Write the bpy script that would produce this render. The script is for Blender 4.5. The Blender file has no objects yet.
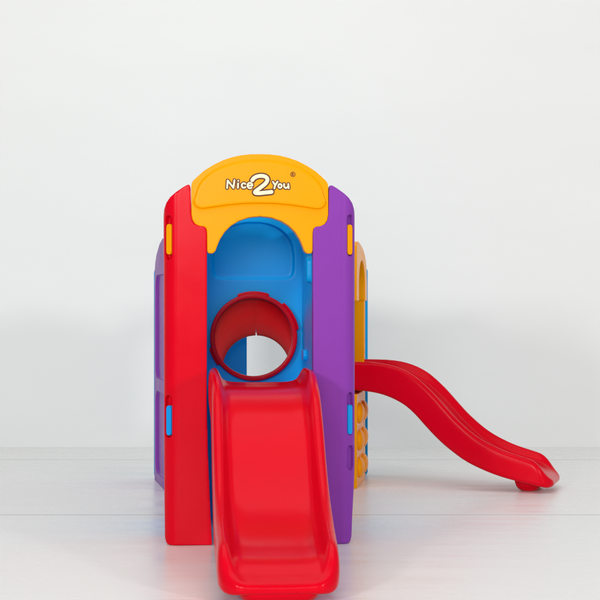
import bpy, bmesh, math, random
from mathutils import Vector, Matrix
R = math.radians
S = bpy.context.scene
C = S.collection
random.seed(4)

# ------------------------------------------------------------------ camera, world, lamps, exposure
cam = bpy.data.cameras.new('camera'); cam_o = bpy.data.objects.new('camera', cam); C.objects.link(cam_o)
cam_o.location = (0, -6.3, 0.98); cam_o.rotation_euler = (R(90), 0, 0)
cam.sensor_width = 36; cam.lens = 94.5; cam.clip_end = 100
S.camera = cam_o

w = bpy.data.worlds.new('World'); S.world = w; w.use_nodes = True
w.node_tree.nodes['Background'].inputs[0].default_value = (0.99, 1.0, 0.985, 1)
w.node_tree.nodes['Background'].inputs[1].default_value = 0.365

def softbox(name, loc, target, sx, sy, power, col=(1, 1, 1)):
    l = bpy.data.lights.new(name, 'AREA'); l.shape = 'RECTANGLE'; l.size = sx; l.size_y = sy
    l.energy = power; l.color = col
    o = bpy.data.objects.new(name, l); C.objects.link(o); o.location = loc
    d = Vector(target) - Vector(loc); o.rotation_euler = d.to_track_quat('-Z', 'Y').to_euler()
    return o
softbox('softbox_left', (-4.3, -9.6, 3.2), (0.2, 2.2, 0.8), 0.9, 1.0, 350, (1.0, 0.99, 0.97))
softbox('softbox_right', (6.6, -8.6, 3.2), (-0.2, 2.2, 0.7), 0.9, 1.0, 330, (1.0, 0.99, 0.97))
softbox('softbox_top', (-0.2, -0.6, 5.4), (0, 0.6, 0), 5.0, 4.0, 108, (1.0, 1.0, 0.985))

softbox('front_fill', (-0.9, -14.5, 3.4), (0, 3.0, 0.6), 4.0, 2.4, 620, (1.0, 0.99, 0.98))  # added fill lamp, brightens the tower interior and the tunnel

S.view_settings.view_transform = 'Standard'; S.view_settings.look = 'None'
S.view_settings.exposure = -0.1; S.view_settings.gamma = 1

# ------------------------------------------------------------------ materials
def plastic(name, col, rough=0.32, mott=0.05, bump=0.06, spec=0.17, ior=1.45):
    m = bpy.data.materials.new(name); m.use_nodes = True
    nt = m.node_tree; b = nt.nodes['Principled BSDF']
    tc = nt.nodes.new('ShaderNodeTexCoord')
    n1 = nt.nodes.new('ShaderNodeTexNoise'); n1.inputs['Scale'].default_value = 7; n1.inputs['Detail'].default_value = 4
    n2 = nt.nodes.new('ShaderNodeTexNoise'); n2.inputs['Scale'].default_value = 240; n2.inputs['Detail'].default_value = 2
    n3 = nt.nodes.new('ShaderNodeTexNoise'); n3.inputs['Scale'].default_value = 9; n3.inputs['Detail'].default_value = 1
    for n in (n1, n2, n3): nt.links.new(tc.outputs['Object'], n.inputs['Vector'])
    mix = nt.nodes.new('ShaderNodeMix'); mix.data_type = 'RGBA'
    mix.inputs['A'].default_value = (*[c * (1 - mott) for c in col], 1)
    mix.inputs['B'].default_value = (*[min(1, c * (1 + mott)) for c in col], 1)
    nt.links.new(n1.outputs['Fac'], mix.inputs['Factor']); nt.links.new(mix.outputs['Result'], b.inputs['Base Color'])
    mr = nt.nodes.new('ShaderNodeMapRange'); mr.inputs['From Min'].default_value = 0.3; mr.inputs['From Max'].default_value = 0.7
    mr.inputs['To Min'].default_value = rough - 0.03; mr.inputs['To Max'].default_value = rough + 0.04
    nt.links.new(n1.outputs['Fac'], mr.inputs['Value']); nt.links.new(mr.outputs['Result'], b.inputs['Roughness'])
    bp = nt.nodes.new('ShaderNodeBump'); bp.inputs['Strength'].default_value = bump; bp.inputs['Distance'].default_value = 0.002
    nt.links.new(n2.outputs['Fac'], bp.inputs['Height'])
    bp2 = nt.nodes.new('ShaderNodeBump'); bp2.inputs['Strength'].default_value = 0.08; bp2.inputs['Distance'].default_value = 0.006
    nt.links.new(n3.outputs['Fac'], bp2.inputs['Height']); nt.links.new(bp2.outputs['Normal'], bp.inputs['Normal'])
    nt.links.new(bp.outputs['Normal'], b.inputs['Normal'])
    b.inputs['Specular IOR Level'].default_value = spec; b.inputs['IOR'].default_value = ior
    return m
RED = plastic('red_plastic', (0.66, 0.0, 0.012), 0.2, bump=0.09, spec=0.11)
TUNNEL_RED = plastic('tunnel_red_plastic', (0.85, 0.001, 0.008), 0.38, bump=0.0, spec=0.3, ior=1.07)
_nt = TUNNEL_RED.node_tree; _b = _nt.nodes['Principled BSDF']; _t = _nt.nodes.new('ShaderNodeBsdfTranslucent'); _t.inputs[0].default_value = (1.0, 0.003, 0.02, 1)
_m = _nt.nodes.new('ShaderNodeMixShader'); _m.inputs[0].default_value = 0.55   # thin moulded shell: lets light through; red lifted to brighten the shaded inside
_nt.links.new(_b.outputs[0], _m.inputs[1]); _nt.links.new(_t.outputs[0], _m.inputs[2]); _nt.links.new(_m.outputs[0], _nt.nodes['Material Output'].inputs[0])
PUR = plastic('purple_plastic', (0.235, 0.047, 0.37), 0.30, bump=0.16, spec=0.06)
YEL = plastic('yellow_plastic', (0.92, 0.345, 0.0), 0.24, bump=0.13, spec=0.08)
BLU = plastic('blue_plastic', (0.0, 0.37, 0.82), 0.30)
CLIPB = plastic('bright_blue_plastic', (0.006, 0.31, 0.80), 0.3)
CREAM = plastic('cream_print', (0.93, 0.84, 0.55), 0.45)
BROWN = plastic('brown_print', (0.11, 0.045, 0.03), 0.45)

def wall_mat():
    m = bpy.data.materials.new('white_backdrop'); m.use_nodes = True
    nt = m.node_tree; b = nt.nodes['Principled BSDF']
    tc = nt.nodes.new('ShaderNodeTexCoord')
    mp = nt.nodes.new('ShaderNodeMapping'); mp.inputs['Scale'].default_value = (0.7, 1, 2.2)
    n = nt.nodes.new('ShaderNodeTexNoise'); n.inputs['Scale'].default_value = 1.3; n.inputs['Detail'].default_value = 6
    nt.links.new(tc.outputs['Object'], mp.inputs['Vector']); nt.links.new(mp.outputs['Vector'], n.inputs['Vector'])
    mix = nt.nodes.new('ShaderNodeMix'); mix.data_type = 'RGBA'
    mix.inputs['A'].default_value = (0.79, 0.80, 0.795, 1); mix.inputs['B'].default_value = (0.835, 0.845, 0.84, 1)
    nt.links.new(n.outputs['Fac'], mix.inputs['Factor']); nt.links.new(mix.outputs['Result'], b.inputs['Base Color'])
    b.inputs['Roughness'].default_value = 0.55; b.inputs['Specular IOR Level'].default_value = 0.3
    bp = nt.nodes.new('ShaderNodeBump'); bp.inputs['Strength'].default_value = 0.25; bp.inputs['Distance'].default_value = 0.02
    nt.links.new(n.outputs['Fac'], bp.inputs['Height']); nt.links.new(bp.outputs['Normal'], b.inputs['Normal'])
    return m

def floor_mat():
    m = bpy.data.materials.new('white_gloss_boards'); m.use_nodes = True
    nt = m.node_tree; b = nt.nodes['Principled BSDF']; L = nt.links.new
    tc = nt.nodes.new('ShaderNodeTexCoord')
    mp = nt.nodes.new('ShaderNodeMapping'); mp.inputs['Scale'].default_value = (0.6, 4, 1)
    n = nt.nodes.new('ShaderNodeTexNoise'); n.inputs['Scale'].default_value = 1.6; n.inputs['Detail'].default_value = 6
    L(tc.outputs['Object'], mp.inputs['Vector']); L(mp.outputs['Vector'], n.inputs['Vector'])
    mix = nt.nodes.new('ShaderNodeMix'); mix.data_type = 'RGBA'
    mix.inputs['A'].default_value = (0.865, 0.865, 0.855, 1); mix.inputs['B'].default_value = (0.89, 0.89, 0.88, 1)
    L(n.outputs['Fac'], mix.inputs['Factor']); L(mix.outputs['Result'], b.inputs['Base Color'])
    mr = nt.nodes.new('ShaderNodeMapRange'); mr.inputs['From Min'].default_value = 0.3; mr.inputs['From Max'].default_value = 0.7
    mr.inputs['To Min'].default_value = 0.22; mr.inputs['To Max'].default_value = 0.365
    L(n.outputs['Fac'], mr.inputs['Value']); L(mr.outputs['Result'], b.inputs['Roughness'])
    b.inputs['Specular IOR Level'].default_value = 0.5
    bp = nt.nodes.new('ShaderNodeBump'); bp.inputs['Strength'].default_value = 0.05; bp.inputs['Distance'].default_value = 0.01
    L(n.outputs['Fac'], bp.inputs['Height']); L(bp.outputs['Normal'], b.inputs['Normal'])
    return m
SEAM = plastic('joint_grey', (0.58, 0.57, 0.56), 0.6)

# ------------------------------------------------------------------ mesh helpers
def bm_mesh(bm, name='m'):
    bmesh.ops.recalc_face_normals(bm, faces=bm.faces)
    me = bpy.data.meshes.new(name); bm.to_mesh(me); bm.free(); return me

def prism_bm(pts, y0, y1, bm=None):
    """outline in the XZ plane, extruded along Y"""
    bm = bm or bmesh.new()
    a = [bm.verts.new((x, y0, z)) for x, z in pts]; b = [bm.verts.new((x, y1, z)) for x, z in pts]
    bm.faces.new(a); bm.faces.new(b[::-1])
    n = len(pts)
    for i in range(n): bm.faces.new((a[i], b[i], b[(i + 1) % n], a[(i + 1) % n]))
    return bm

def plan_bm(pts, z0, z1, bm=None):
    bm = bm or bmesh.new()
    a = [bm.verts.new((x, y, z0)) for x, y in pts]; b = [bm.verts.new((x, y, z1)) for x, y in pts]
    bm.faces.new(a); bm.faces.new(b[::-1])
    n = len(pts)
    for i in range(n): bm.faces.new((a[i], b[i], b[(i + 1) % n], a[(i + 1) % n]))
    return bm

def box_bm(c, s, rotz=0, bm=None):
    bm = bm or bmesh.new()
    M = Matrix.Translation(c) @ Matrix.Rotation(rotz, 4, 'Z') @ Matrix.Diagonal((*s, 1))
    bmesh.ops.create_cube(bm, size=1, matrix=M); return bm

def smooth_poly(pts, n=6, closed=True):
    """Catmull-Rom through the points"""
    P = [Vector(p) for p in pts]; out = []; N = len(P)
    rng = range(N) if closed else range(N - 1)
    for i in rng:
        g = (lambda k: P[k % N]) if closed else (lambda k: P[min(max(k, 0), N - 1)])
        p0, p1, p2, p3 = g(i - 1), g(i), g(i + 1), g(i + 2)
        for k in range(n):
            t = k / n
            out.append(0.5 * ((2 * p1) + (p2 - p0) * t + (2 * p0 - 5 * p1 + 4 * p2 - p3) * t * t + (3 * p1 - p0 - 3 * p2 + p3) * t ** 3))
    if not closed: out.append(P[-1])
    return [tuple(v) for v in out]

def rrect(x0, x1, z0, z1, r, n=6):
    out = []
    for cx, cz, a in ((x1 - r, z1 - r, 0), (x0 + r, z1 - r, 90), (x0 + r, z0 + r, 180), (x1 - r, z0 + r, 270)):
        for k in range(n + 1):
            t = R(a + 90 * k / n); out.append((cx + r * math.cos(t), cz + r * math.sin(t)))
    return out

def circ(cx, cz, r, n=64): return [(cx + r * math.cos(2 * math.pi * k / n), cz + r * math.sin(2 * math.pi * k / n)) for k in range(n)]

def moulded(bm, cut=(), keep=(), voxel=0.004, iters=6, name='m', join=()):
    """boolean the pieces, then re-skin and relax, like a blow moulding: soft edges everywhere"""
    tmp = []
    def mk(b):
        me = bm_mesh(b); o = bpy.data.objects.new('tmp', me); C.objects.link(o); tmp.append(o); return o
    o = mk(bm)
    for op, lst in (('INTERSECT', keep), ('DIFFERENCE', cut), ('UNION', join)):
        for b in lst:
            c = mk(b); md = o.modifiers.new('b', 'BOOLEAN'); md.operation = op; md.object = c; md.solver = 'EXACT'
    md = o.modifiers.new('r', 'REMESH'); md.mode = 'VOXEL'; md.voxel_size = voxel; md.use_smooth_shade = True
    md = o.modifiers.new('s', 'SMOOTH'); md.factor = 0.5; md.iterations = iters
    dg = bpy.context.evaluated_depsgraph_get()
    me = bpy.data.meshes.new_from_object(o.evaluated_get(dg)); me.name = name
    for t in tmp:
        m = t.data; bpy.data.objects.remove(t); bpy.data.meshes.remove(m)
    for p in me.polygons: p.use_smooth = True
    return me

def obj(name, me, mat, parent=None, loc=(0, 0, 0), rotz=0, scale=(1, 1, 1)):
    o = bpy.data.objects.new(name, me); C.objects.link(o)
    if mat and not me.materials: me.materials.append(mat)
    o.location = loc; o.rotation_euler = (0, 0, rotz); o.scale = scale
    if parent: o.parent = parent
    return o

# pixel helpers for the front plane of the toy (1 px of the photo = 4 mm there)
def fx(px): return (px - 259.5) * 0.004
def fz(py): return 0.98 - (py - 300) * 0.004

# ------------------------------------------------------------------ setting
bm = bmesh.new()
fl = [bm.verts.new(p) for p in ((-9, -20, 0), (9, -20, 0), (9, 4.2, 0), (-9, 4.2, 0))]; bm.faces.new(fl)
o = obj('floor', bm_mesh(bm), floor_mat()); o['kind'] = 'structure'
bm = bmesh.new()
for y, wd in ((0.88, 0.005), (3.36, 0.005), (-1.6, 0.006)):
    v = [bm.verts.new(p) for p in ((-9, y, 0.0008), (9, y, 0.0008), (9, y + wd, 0.0008), (-9, y + wd, 0.0008))]; bm.faces.new(v)
o = obj('floor_joints', bm_mesh(bm), SEAM); o['kind'] = 'structure'
bm = box_bm((0, 4.25, 2.5), (18, 0.1, 5.2))
o = obj('wall', bm_mesh(bm), wall_mat()); o['kind'] = 'structure'

# ------------------------------------------------------------------ the toy
root = bpy.data.objects.new('play_gym', None); C.objects.link(root)
root.location = (-0.16, 0, 0); root.rotation_euler = (0, 0, R(3.7))
root['label'] = 'multicoloured plastic toddler play gym with two red slides standing on white floor'
root['category'] = 'play gym'

# --- corner panels
front_outline = [(163, 216), (163.6, 209), (166, 202.5), (170, 197), (176, 192), (183, 187.2), (187.5, 184.6), (189.5, 185), (190.3, 188),
                 (190.6, 200), (191, 214), (192, 220), (194.5, 223.8), (198.5, 225.6), (203, 226), (205.6, 228), (206.6, 232),
                 (206.6, 300), (206.3, 400), (207.5, 450), (210, 510), (211.8, 544.9), (169, 544.9), (166, 543), (164.4, 538), (163.8, 480)]
front_outline = [(fx(a), fz(b)) for a, b in front_outline]
x0 = fx(163)
def corner_mesh(slots, outline):
    rad = 0.062; th = 0.062
    plan = [(x0 + rad - rad * math.cos(R(a)), rad - rad * math.sin(R(a))) for a in range(0, 91, 9)]
    plan += [(-0.15, 0.0), (-0.15, th), (x0 + th + 0.03, th), (x0 + th, th + 0.03), (x0 + th, 0.27), (x0, 0.27)]
    cuts = []
    for py0, py1, deep in slots:
        cx, cy = x0 + rad * 0.293, rad * 0.293
        sh = prism_bm(rrect(-0.019, 0.019, fz(py1), fz(py0), 0.018), -0.03, deep)
        bmesh.ops.transform(sh, matrix=Matrix.Translation((cx, cy, 0)) @ Matrix.Rotation(R(-45), 4, 'Z'), verts=sh.verts)
        cuts.append(sh)
    return moulded(plan_bm(plan, -0.05, 1.6), cut=cuts, keep=[prism_bm(outline, -0.2, 0.6)], voxel=0.0035, iters=5, name='corner_panel')
def clip_mesh(py0, py1):
    rad = 0.062
    bm = prism_bm(rrect(-0.0135, 0.0135, fz(py1), fz(py0), 0.012), 0.003, 0.03)
    bmesh.ops.transform(bm, matrix=Matrix.Translation((x0 + rad * 0.293, rad * 0.293, 0)) @ Matrix.Rotation(R(-45), 4, 'Z'), verts=bm.verts)
    return moulded(bm, voxel=0.0018, iters=5, name='clip')
yc, bc = clip_mesh(224, 254.5), clip_mesh(405.5, 435.5)
mred = corner_mesh([(215.5, 260, 0.026), (395, 437.5, 0.026)], front_outline)
mpur = corner_mesh([(214, 256, 0.026), (393, 436, 0.026), (446.5, 471.5, 0.022)], front_outline[:-4] + [(fx(a), fz(b)) for a, b in ((171, 544.9), (168.4, 543), (167, 538), (166, 515), (164, 485), (163.1, 465))])
red = obj('corner_panel', mred, RED, root); red['label'] = 'red corner panel'
obj('clip', yc, YEL, red)['label'] = 'yellow clip'
obj('clip', bc, CLIPB, red)['label'] = 'blue clip'
pur = obj('corner_panel', mpur, PUR, root, scale=(-1, 1, 1)); pur['label'] = 'purple corner panel'
yc2, bc2 = yc.copy(), bc.copy()
obj('clip', yc2, YEL, pur)['label'] = 'yellow clip'
obj('clip', bc2, CLIPB, pur)['label'] = 'blue clip'

# --- arch with raised sign field
outer_l = [(260, 154), (250, 154.2), (241, 155.2), (232, 157.3), (223, 160.3), (213, 165.3), (204, 171), (197.5, 176.8), (193.2, 180.8), (191.6, 184), (191.4, 190),
           (191.4, 214), (192.4, 220), (195, 224), (199, 226.2), (204, 226.8), (206.6, 229), (207, 234), (207.2, 251), (208.2, 253.2), (212.5, 253.6), (215.3, 251.5), (217.6, 245.5),
           (220, 239.5), (225, 231.7), (231.5, 225.4), (239, 220.8), (249, 217.4), (260, 216.3)]
outl = [(fx(a - 0.5), fz(b)) for a, b in outer_l]
outl = outl + [(-x, z) for x, z in outl[-2:0:-1]]
boss = [(195.5, 196.5), (199, 186), (207, 176.5), (220, 168.5), (238, 163), (259.5, 161)]
bossl = [(193.8, 201), (195.5, 206), (201, 208.6), (212, 207.3), (228, 205), (244, 203.6), (259.5, 203.2)]
half = boss[::-1] + bossl
half = [(fx(a), fz(b)) for a, b in half]
boss_o = half + [(-x, z) for x, z in half[-2:0:-1]]
boss_o = smooth_poly(boss_o, 5)
groove = [(x * 1.0, z) for x, z in boss_o]
march = moulded(prism_bm(outl, 0.0, 0.075), join=[prism_bm(boss_o, -0.014, 0.03)], voxel=0.003, iters=6, name='arch_panel')
arch = obj('arch_panel', march, YEL, root); arch['label'] = 'yellow arch panel with the printed sign over the front slide'

# lettering: flattened strokes, brown edge under cream
def stroke(bm, pts, r, h, yc, smooth=True, mi=0):
    P = [Vector(p) for p in (smooth_poly(pts, 7, False) if smooth and len(pts) > 2 else pts)]
    P = [Vector((-0.1768 + 0.0006 * p.x, 1.52 - 0.0006 * p.y)) for p in P]
    r *= 0.0006; N = 14
    n0 = len(bm.faces)
    rings = []
    tang = []
    for i in range(len(P)):
        t = P[min(i + 1, len(P) - 1)] - P[max(i - 1, 0)]; tang.append(t.normalized())
    st = [(P[0] - tang[0] * r * math.sin(a), tang[0], math.cos(a)) for a in (R(88), R(65), R(40), R(20))]
    st += [(p, t, 1) for p, t in zip(P, tang)]
    st += [(P[-1] + tang[-1] * r * math.sin(a), tang[-1], math.cos(a)) for a in (R(20), R(40), R(65), R(88))]
    for p, t, k in st:
        nrm = Vector((-t.y, t.x)); ring = []
        for j in range(N):
            a = 2 * math.pi * j / N
            q = p + nrm * (r * k * math.cos(a))
            s = math.sin(a); s = math.copysign(abs(s) ** 0.45, s)
            ring.append(bm.verts.new((q.x, yc + h * (0.4 + 0.6 * k) * s, q.y)))
        rings.append(ring)
    for a, b in zip(rings[:-1], rings[1:]):
        for j in range(N): bm.faces.new((a[j], a[(j + 1) % N], b[(j + 1) % N], b[j]))
    bm.faces.new(rings[0][::-1]); bm.faces.new(rings[-1])
    bm.faces.ensure_lookup_table()
    for f in bm.faces[n0:]: f.material_index = mi; f.smooth = True
def arc(cx, cy, rx, ry, a0, a1, n=10): return [(cx + rx * math.cos(R(a0 + (a1 - a0) * k / n)), cy - ry * math.sin(R(a0 + (a1 - a0) * k / n))) for k in range(n + 1)]
small = [[(75, 156), (79, 106)], [(79, 106), (117, 155)], [(117, 155), (124, 104)], [(148, 126), (147, 154)], [(149, 108), (149.5, 108)],
         arc(186, 139, 14, 15, 45, 315), arc(227, 139, 16, 18, 5, 310), [(213, 140), (243, 138)],
         [(380, 114), (394, 135)], [(411, 112), (396, 135), (389, 157)], arc(427, 141, 11, 12.5, 0, 360, 14),
         [(454, 128), (455, 145), (464, 154), (476, 150), (482, 140)], [(482, 128), (485, 155)]]
two = [(243, 103), (258, 86), (290, 75), (325, 78), (343, 95), (333, 122), (300, 150), (266, 176), (262, 187), (285, 190), (325, 186), (370, 181)]
bm = bmesh.new(); YB = -0.0142
for s in small: stroke(bm, s, 13, 0.0009, YB, mi=1)
for s in small: stroke(bm, s, 6.1, 0.0017, YB, mi=0)
stroke(bm, two, 22, 0.0012, YB, mi=1)
stroke(bm, two, 13.5, 0.0023, YB, mi=0)
def lettering(name, bm):
    me = bm_mesh(bm, name); me.materials.append(CREAM); me.materials.append(BROWN); return obj(name, me, None, arch)
lettering('lettering', bm)['label'] = 'cream printed words Nice 2 You with brown edges'
bm = bmesh.new()
for s in (arc(513, 63, 15, 15, 0, 360, 18), [(508, 71), (508, 55), (514, 55), (517, 59), (514, 63), (508, 63)], [(512, 63), (518, 71)]):
    stroke(bm, s, 2.2, 0.0016, YB, smooth=len(s) > 8, mi=1)
lettering('registered_mark', bm)

# --- blue back wall of the front tower
def bz(py): return 0.98 - (py - 300) * 0.00448
top = [(-0.39, 0.0), (-0.39, 1.30)] + [(0.39 * math.cos(R(a)), 1.30 + 0.16 * math.sin(R(a))) for a in range(170, 9, -10)] + [(0.39, 1.30), (0.39, 0.0)]
rec = [(0, bz(222.5)), (-0.08, bz(225)), (-0.14, bz(233)), (-0.175, bz(246)), (-0.181, bz(268)), (-0.165, bz(277.5)), (-0.1, bz(278.5)), (0, bz(278.5))]
rec = rec + [(-x, z) for x, z in rec[-2:0:-1]]
mback = moulded(prism_bm(top, 0.75, 0.80), cut=[prism_bm(smooth_poly(rec, 4), 0.70, 0.767), prism_bm(circ(0, 0.814, 0.186), 0.7, 0.9)], voxel=0.004, iters=6)
obj('back_wall', mback, BLU, root)['label'] = 'blue back wall with a round tunnel opening'

# side walls of the front tower, with small moulded lugs on the inside
for sx in (1, -1):
    bm = prism_bm(rrect(0.10, 0.748, 0.02, 1.30, 0.05), -0.02, 0.02)
    sm_ = []
    if sx == 1:
        sm_ = [prism_bm(rrect(0.13, 0.22, 1.05, 1.16, 0.025), 0.0, 0.042), prism_bm(rrect(0.42, 0.56, 0.72, 0.765, 0.02), 0.0, 0.036)]
    me = moulded(bm, join=sm_, voxel=0.004, iters=6)
    o = obj('side_wall', me, BLU, root, loc=(0.238 * sx, 0, 0), rotz=R(90))
    if sx == 1: pass
me = moulded(prism_bm(rrect(-0.20, 0.20, 0.55, 0.60, 0.015), 0.03, 0.745), voxel=0.006, iters=4)
obj('platform', me, BLU, root)

# --- tunnel
TN, TF = Vector((0, 0.735, 0.814)), Vector((0.057, 1.95, 0.618))
def tunnel_mesh():
    bm = bmesh.new()
    NT, NA = 24, 44
    ri, ro = 0.176, 0.186
    for half in (0, 1):
        grid = {}
        for it in range(NT + 1):
            t = it / NT; c = TN.lerp(TF, t)
            gap = R(0.03) + R(1.2) * max(0, (t - 0.8) / 0.2) ** 1.5
            a0 = -math.pi / 2 + gap + half * math.pi; a1 = math.pi / 2 - gap + half * math.pi
            for ia in range(NA + 1):
                a = a0 + (a1 - a0) * ia / NA
                for k, r in ((0, ri), (1, ro)):
                    grid[it, ia, k] = bm.verts.new((c.x + r * math.cos(a), c.y, c.z + r * math.sin(a)))
        for it in range(NT):
            for ia in range(NA):
                for k in (0, 1):
                    bm.faces.new((grid[it, ia, k], grid[it + 1, ia, k], grid[it + 1, ia + 1, k], grid[it, ia + 1, k]))
            for ia in (0, NA):
                bm.faces.new((grid[it, ia, 0], grid[it + 1, ia, 0], grid[it + 1, ia, 1], grid[it, ia, 1]))
        for it in (0, NT):
            for ia in range(NA):
                bm.faces.new((grid[it, ia, 0], grid[it, ia + 1, 0], grid[it, ia + 1, 1], grid[it, ia, 1]))
    me = bm_mesh(bm, 'tunnel')
    for p in me.polygons: p.use_smooth = True
    try: me.set_sharp_from_angle(angle=R(40))
    except Exception: pass
    return me
tun = obj('tunnel', tunnel_mesh(), TUNNEL_RED, root); tun['label'] = 'red crawl tunnel joining the two towers'
def ring_sector(r0, r1, y0, y1, a0, a1, n, bm):
    pts = [(r1 * math.cos(R(a0 + (a1 - a0) * k / n)), 0.814 + r1 * math.sin(R(a0 + (a1 - a0) * k / n))) for k in range(n + 1)]
    pts += [(r0 * math.cos(R(a1 - (a1 - a0) * k / n)), 0.814 + r0 * math.sin(R(a1 - (a1 - a0) * k / n))) for k in range(n + 1)]
    return prism_bm(pts, y0, y1, bm)
bm = prism_bm(circ(0, 0.814, 0.194, 96), 0.708, 0.752)
mcol = moulded(bm, cut=[prism_bm(circ(0, 0.814, 0.1735, 96), 0.6, 0.9)],
               join=[ring_sector(0.182, 0.205, 0.712, 0.738, 70, 111, 12, bmesh.new()), ring_sector(0.182, 0.205, 0.712, 0.738, 10, 49, 12, bmesh.new()),
                     ring_sector(0.182, 0.204, 0.712, 0.738, 194, 218, 8, bmesh.new())], voxel=0.0025, iters=4)
obj('collar', mcol, RED, tun)

# --- slide
prof = [  # metres along the slide, rail top, underside, channel floor, half-width factor
    (-0.1500, 0.6300, 0.5220, 0.6030, 0.960), (-0.1440, 0.6480, 0.5100, 0.6030, 0.980), (-0.1300, 0.6570, 0.5070, 0.6020, 0.990), (-0.1100, 0.6580, 0.5070, 0.6010, 0.990), (-0.0600, 0.6580, 0.5070, 0.6000, 0.990),
    (0.0000, 0.6580, 0.5070, 0.5980, 0.990), (0.0500, 0.6570, 0.5020, 0.5970, 0.990), (0.1000, 0.6540, 0.4940, 0.5940, 0.990), (0.1500, 0.6470, 0.4800, 0.5870, 0.983), (0.2000, 0.6340, 0.4590, 0.5740, 0.975),
    (0.2500, 0.6140, 0.4300, 0.5540, 0.975), (0.3000, 0.5850, 0.3870, 0.5250, 0.974), (0.3500, 0.5440, 0.3330, 0.4840, 0.974), (0.4000, 0.4960, 0.2810, 0.4360, 0.974), (0.4500, 0.4410, 0.2350, 0.3810, 0.973),
    (0.5000, 0.3870, 0.1960, 0.3270, 0.973), (0.5500, 0.3400, 0.1610, 0.2808, 0.973), (0.6000, 0.2990, 0.1340, 0.2407, 0.973), (0.6500, 0.2660, 0.1120, 0.2085, 0.972), (0.7000, 0.2400, 0.0930, 0.1833, 0.972),
    (0.7500, 0.2180, 0.0770, 0.1622, 0.967), (0.8000, 0.2010, 0.0640, 0.1460, 0.962), (0.8500, 0.1860, 0.0520, 0.1345, 0.957), (0.9000, 0.1700, 0.0420, 0.1220, 0.953), (0.9246, 0.1536, 0.0360, 0.1116, 0.950),
    (0.9451, 0.1316, 0.0320, 0.0986, 0.935), (0.9615, 0.1090, 0.0290, 0.0870, 0.905), (0.9738, 0.0928, 0.0270, 0.0798, 0.870), (0.9861, 0.0800, 0.0280, 0.0720, 0.810), (0.9959, 0.0710, 0.0300, 0.0660, 0.740),
    (1.0025, 0.0630, 0.0340, 0.0600, 0.680), (1.0058, 0.0560, 0.0390, 0.0538, 0.630), (1.0066, 0.0500, 0.0440, 0.0480, 0.600),
]
HW = 0.212
def smooth_poly5(P, n):
    out = []
    for i in range(len(P) - 1):
        q = [P[max(i - 1, 0)], P[i], P[i + 1], P[min(i + 2, len(P) - 1)]]
        for k in range(n):
            t = k / n; row = []
            for c in range(5):
                # cubic Hermite with slopes measured against X
                def sl(a, b): return (b[c] - a[c]) / max(b[0] - a[0], 1e-6)
                h = q[2][0] - q[1][0]
                m1 = sl(q[0], q[2]) * h; m2 = sl(q[1], q[3]) * h
                row.append((2*t**3 - 3*t*t + 1) * q[1][c] + (t**3 - 2*t*t + t) * m1 + (3*t*t - 2*t**3) * q[2][c] + (t**3 - t*t) * m2)
            out.append(row)
    return out + [list(P[-1])]
def slide_mesh():
    bm = bmesh.new(); rows = []
    for X, zt, zb, zf, k in smooth_poly5(prof, 4):
        s = X + 0.06; W = HW * k
        d = zt - zf; hb = zt - zb
        hp = [(W * .3, zb), (W * .65, zb), (W - .045, zb), (W - .022, zb + .0005), (W - .008, zb + min(.006, hb * .2)), (W - .002, zb + min(.02, hb * .35)), (W, zb + hb * .55), (W - .003, zt - min(.022, hb * .3)), (W - .009, zt - min(.008, d * .2)),
              (W - .022, zt), (W - .034, zt - d * .06), (W - .043, zt - d * .26), (W - .051, zt - d * .55), (W - .062, zt - d * .80), (W - .080, zt - d * .94), (W - .105, zf), (W - .125, zf - .0005), (W * .15, zf - .001)]
        hp = [(W - (W - u) * min(1, k / .93), z) for u, z in hp]
        pts = smooth_poly([(-u, z) for u, z in hp] + [(u, z) for u, z in hp[::-1]], 3)
        rows.append([bm.verts.new((u, -s, z)) for u, z in pts])
    for a, b in zip(rows[:-1], rows[1:]):
        n = len(a)
        for j in range(n): bm.faces.new((a[j], b[j], b[(j + 1) % n], a[(j + 1) % n]))
    bm.faces.new(rows[0]); bm.faces.new(rows[-1][::-1])
    return moulded(bm, voxel=0.004, iters=20, name='slide')
def foot_mesh():
    bm = bmesh.new(); s = 0.93; rows = []
    for z, hx, hy in ((0.0, .095, .026), (0.001, .108, .036), (0.006, .119, .046), (0.016, .127, .056), (0.03, .134, .063), (0.048, .139, .068), (0.062, .141, .069)):
        o = rrect(-hx, hx, -hy, hy, min(hy * .95, .045), 8)
        rows.append([bm.verts.new((x, y - s, z)) for x, y in o])
    for p, q in zip(rows[:-1], rows[1:]):
        n = len(p)
        for j in range(n): bm.faces.new((p[j], p[(j + 1) % n], q[(j + 1) % n], q[j]))
    bm.faces.new(rows[0][::-1]); bm.faces.new(rows[-1])
    for f in bm.faces: f.smooth = True
    return bm_mesh(bm, 'foot')
msl, mft = slide_mesh(), foot_mesh()
s1 = obj('slide', msl, RED, root, loc=(0.003, 0.0, 0), rotz=R(0.6), scale=(1, 1.175, 1.075)); s1['label'] = 'red slide running forward between the red and purple corner panels'
obj('foot', mft, RED, s1, loc=(0, -0.062, 0))
s2 = obj('slide', msl, RED, root, loc=(0.597, 2.089, 0), rotz=R(70.3)); s2['label'] = 'red slide running out to the right of the rear tower'
obj('foot', mft, RED, s2)

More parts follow.
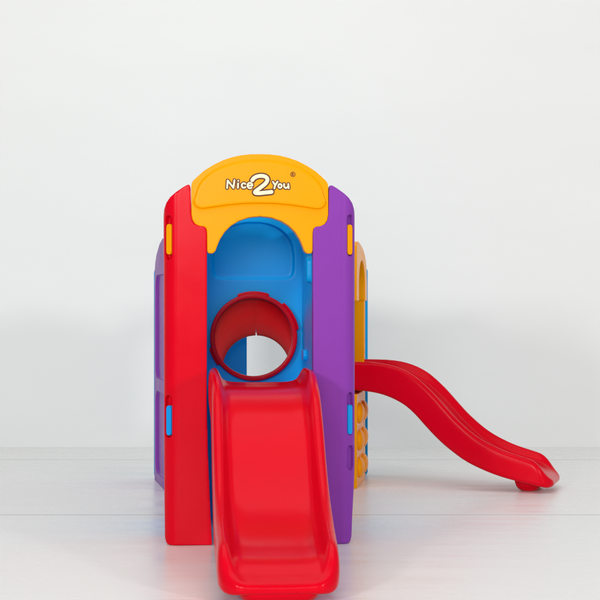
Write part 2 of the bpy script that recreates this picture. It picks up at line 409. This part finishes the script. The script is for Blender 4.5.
# --- rear tower
# left purple wall panel with long hollows
th = math.atan2(-0.6, 0.077)
pl = [(-0.30, 0.0), (-0.30, 1.10), (-0.29, 1.16), (-0.26, 1.205), (-0.2, 1.245), (-0.05, 1.295), (0.1, 1.32), (0.3, 1.33), (0.3, 0.0)]
m = moulded(prism_bm(pl, 0, 0.05), cut=[prism_bm(rrect(-0.24, 0.24, 0.57, 1.13, 0.08), -0.03, 0.014), prism_bm(rrect(-0.24, 0.24, 0.05, 0.50, 0.08), -0.03, 0.014)], voxel=0.004, iters=8)
o = obj('wall_panel', m, PUR, root, loc=(-0.447, 2.04, 0), rotz=th, scale=(1, 1, 0.985)); o['label'] = 'purple side wall panel of the rear tower'
# front wall with the tunnel opening
m = moulded(prism_bm([(-0.39, 0), (-0.39, 1.1), (-0.3, 1.25), (0, 1.3), (0.3, 1.25), (0.56, 1.1), (0.56, 0)], 1.90, 1.95), cut=[prism_bm(circ(0.056, 0.622, 0.19), 1.8, 2.1)], voxel=0.005, iters=6)
obj('front_wall', m, BLU, root)['label'] = 'blue rear tower wall with the tunnel opening'
# back posts
m = moulded(prism_bm(rrect(-0.489, 0.02, 0.0, 1.16, 0.03), 2.36, 2.41), voxel=0.005, iters=5)
obj('back_wall', m, BLU, root)['label'] = 'blue half wall at the back of the rear tower'
m = moulded(prism_bm(rrect(0.53, 0.702, 0.0, 1.16, 0.02), 2.48, 2.53), voxel=0.005, iters=5)
obj('corner_post', m, BLU, root)
m = moulded(plan_bm([(-0.42, 1.96), (0.56, 1.96), (0.60, 2.36), (-0.46, 2.36)], 0.36, 0.40), voxel=0.006, iters=4)
obj('platform', m, BLU, root)['label'] = 'platform of the rear tower'
# right side: arch over the slide, climbing wall under it
thr = R(78.5); cx, cy = 0.626, 2.066
ra = smooth_poly([(-0.285, 1.26), (-0.2, 1.285), (-0.05, 1.272), (0.1, 1.245), (0.2, 1.208), (0.255, 1.16), (0.282, 1.09), (0.285, 1.02)], 5, False)
ra += [(0.285, 0.975), (0.165, 0.975)] + [(0.165 * math.cos(R(a)), 1.06 + 0.13 * math.sin(R(a))) for a in range(0, 181, 10)] + [(-0.165, 0.975), (-0.285, 0.975)]
march2 = moulded(prism_bm(ra, 0.0, 0.085), voxel=0.004, iters=8, name='arch_panel')
o = obj('arch_panel', march2, YEL, root, loc=(cx, cy, 0), rotz=thr); o['label'] = 'plain yellow arch panel of the rear tower'
m = moulded(prism_bm([(-0.23, 0), (-0.23, 0.49), (0.17, 0.49), (0.17, 1.0), (0.23, 1.0), (0.23, 0.0)], 0.005, 0.06), voxel=0.004, iters=6)
cw = obj('climbing_wall', m, YEL, root, loc=(cx, cy, 0), rotz=thr); cw['label'] = 'yellow climbing wall with rounded grips below the side slide'
bm = bmesh.new(); bmesh.ops.create_uvsphere(bm, u_segments=40, v_segments=20, radius=1)
for v in bm.verts: v.co = (v.co.x * 0.076, v.co.y * 0.028, v.co.z * 0.055)
for f in bm.faces: f.smooth = True
mk = bm_mesh(bm, 'grip')
for z in (0.385, 0.243, 0.10):
    for x in (-0.11, 0.09):
        obj('grip', mk, YEL, cw, loc=(x, 0.004, z))
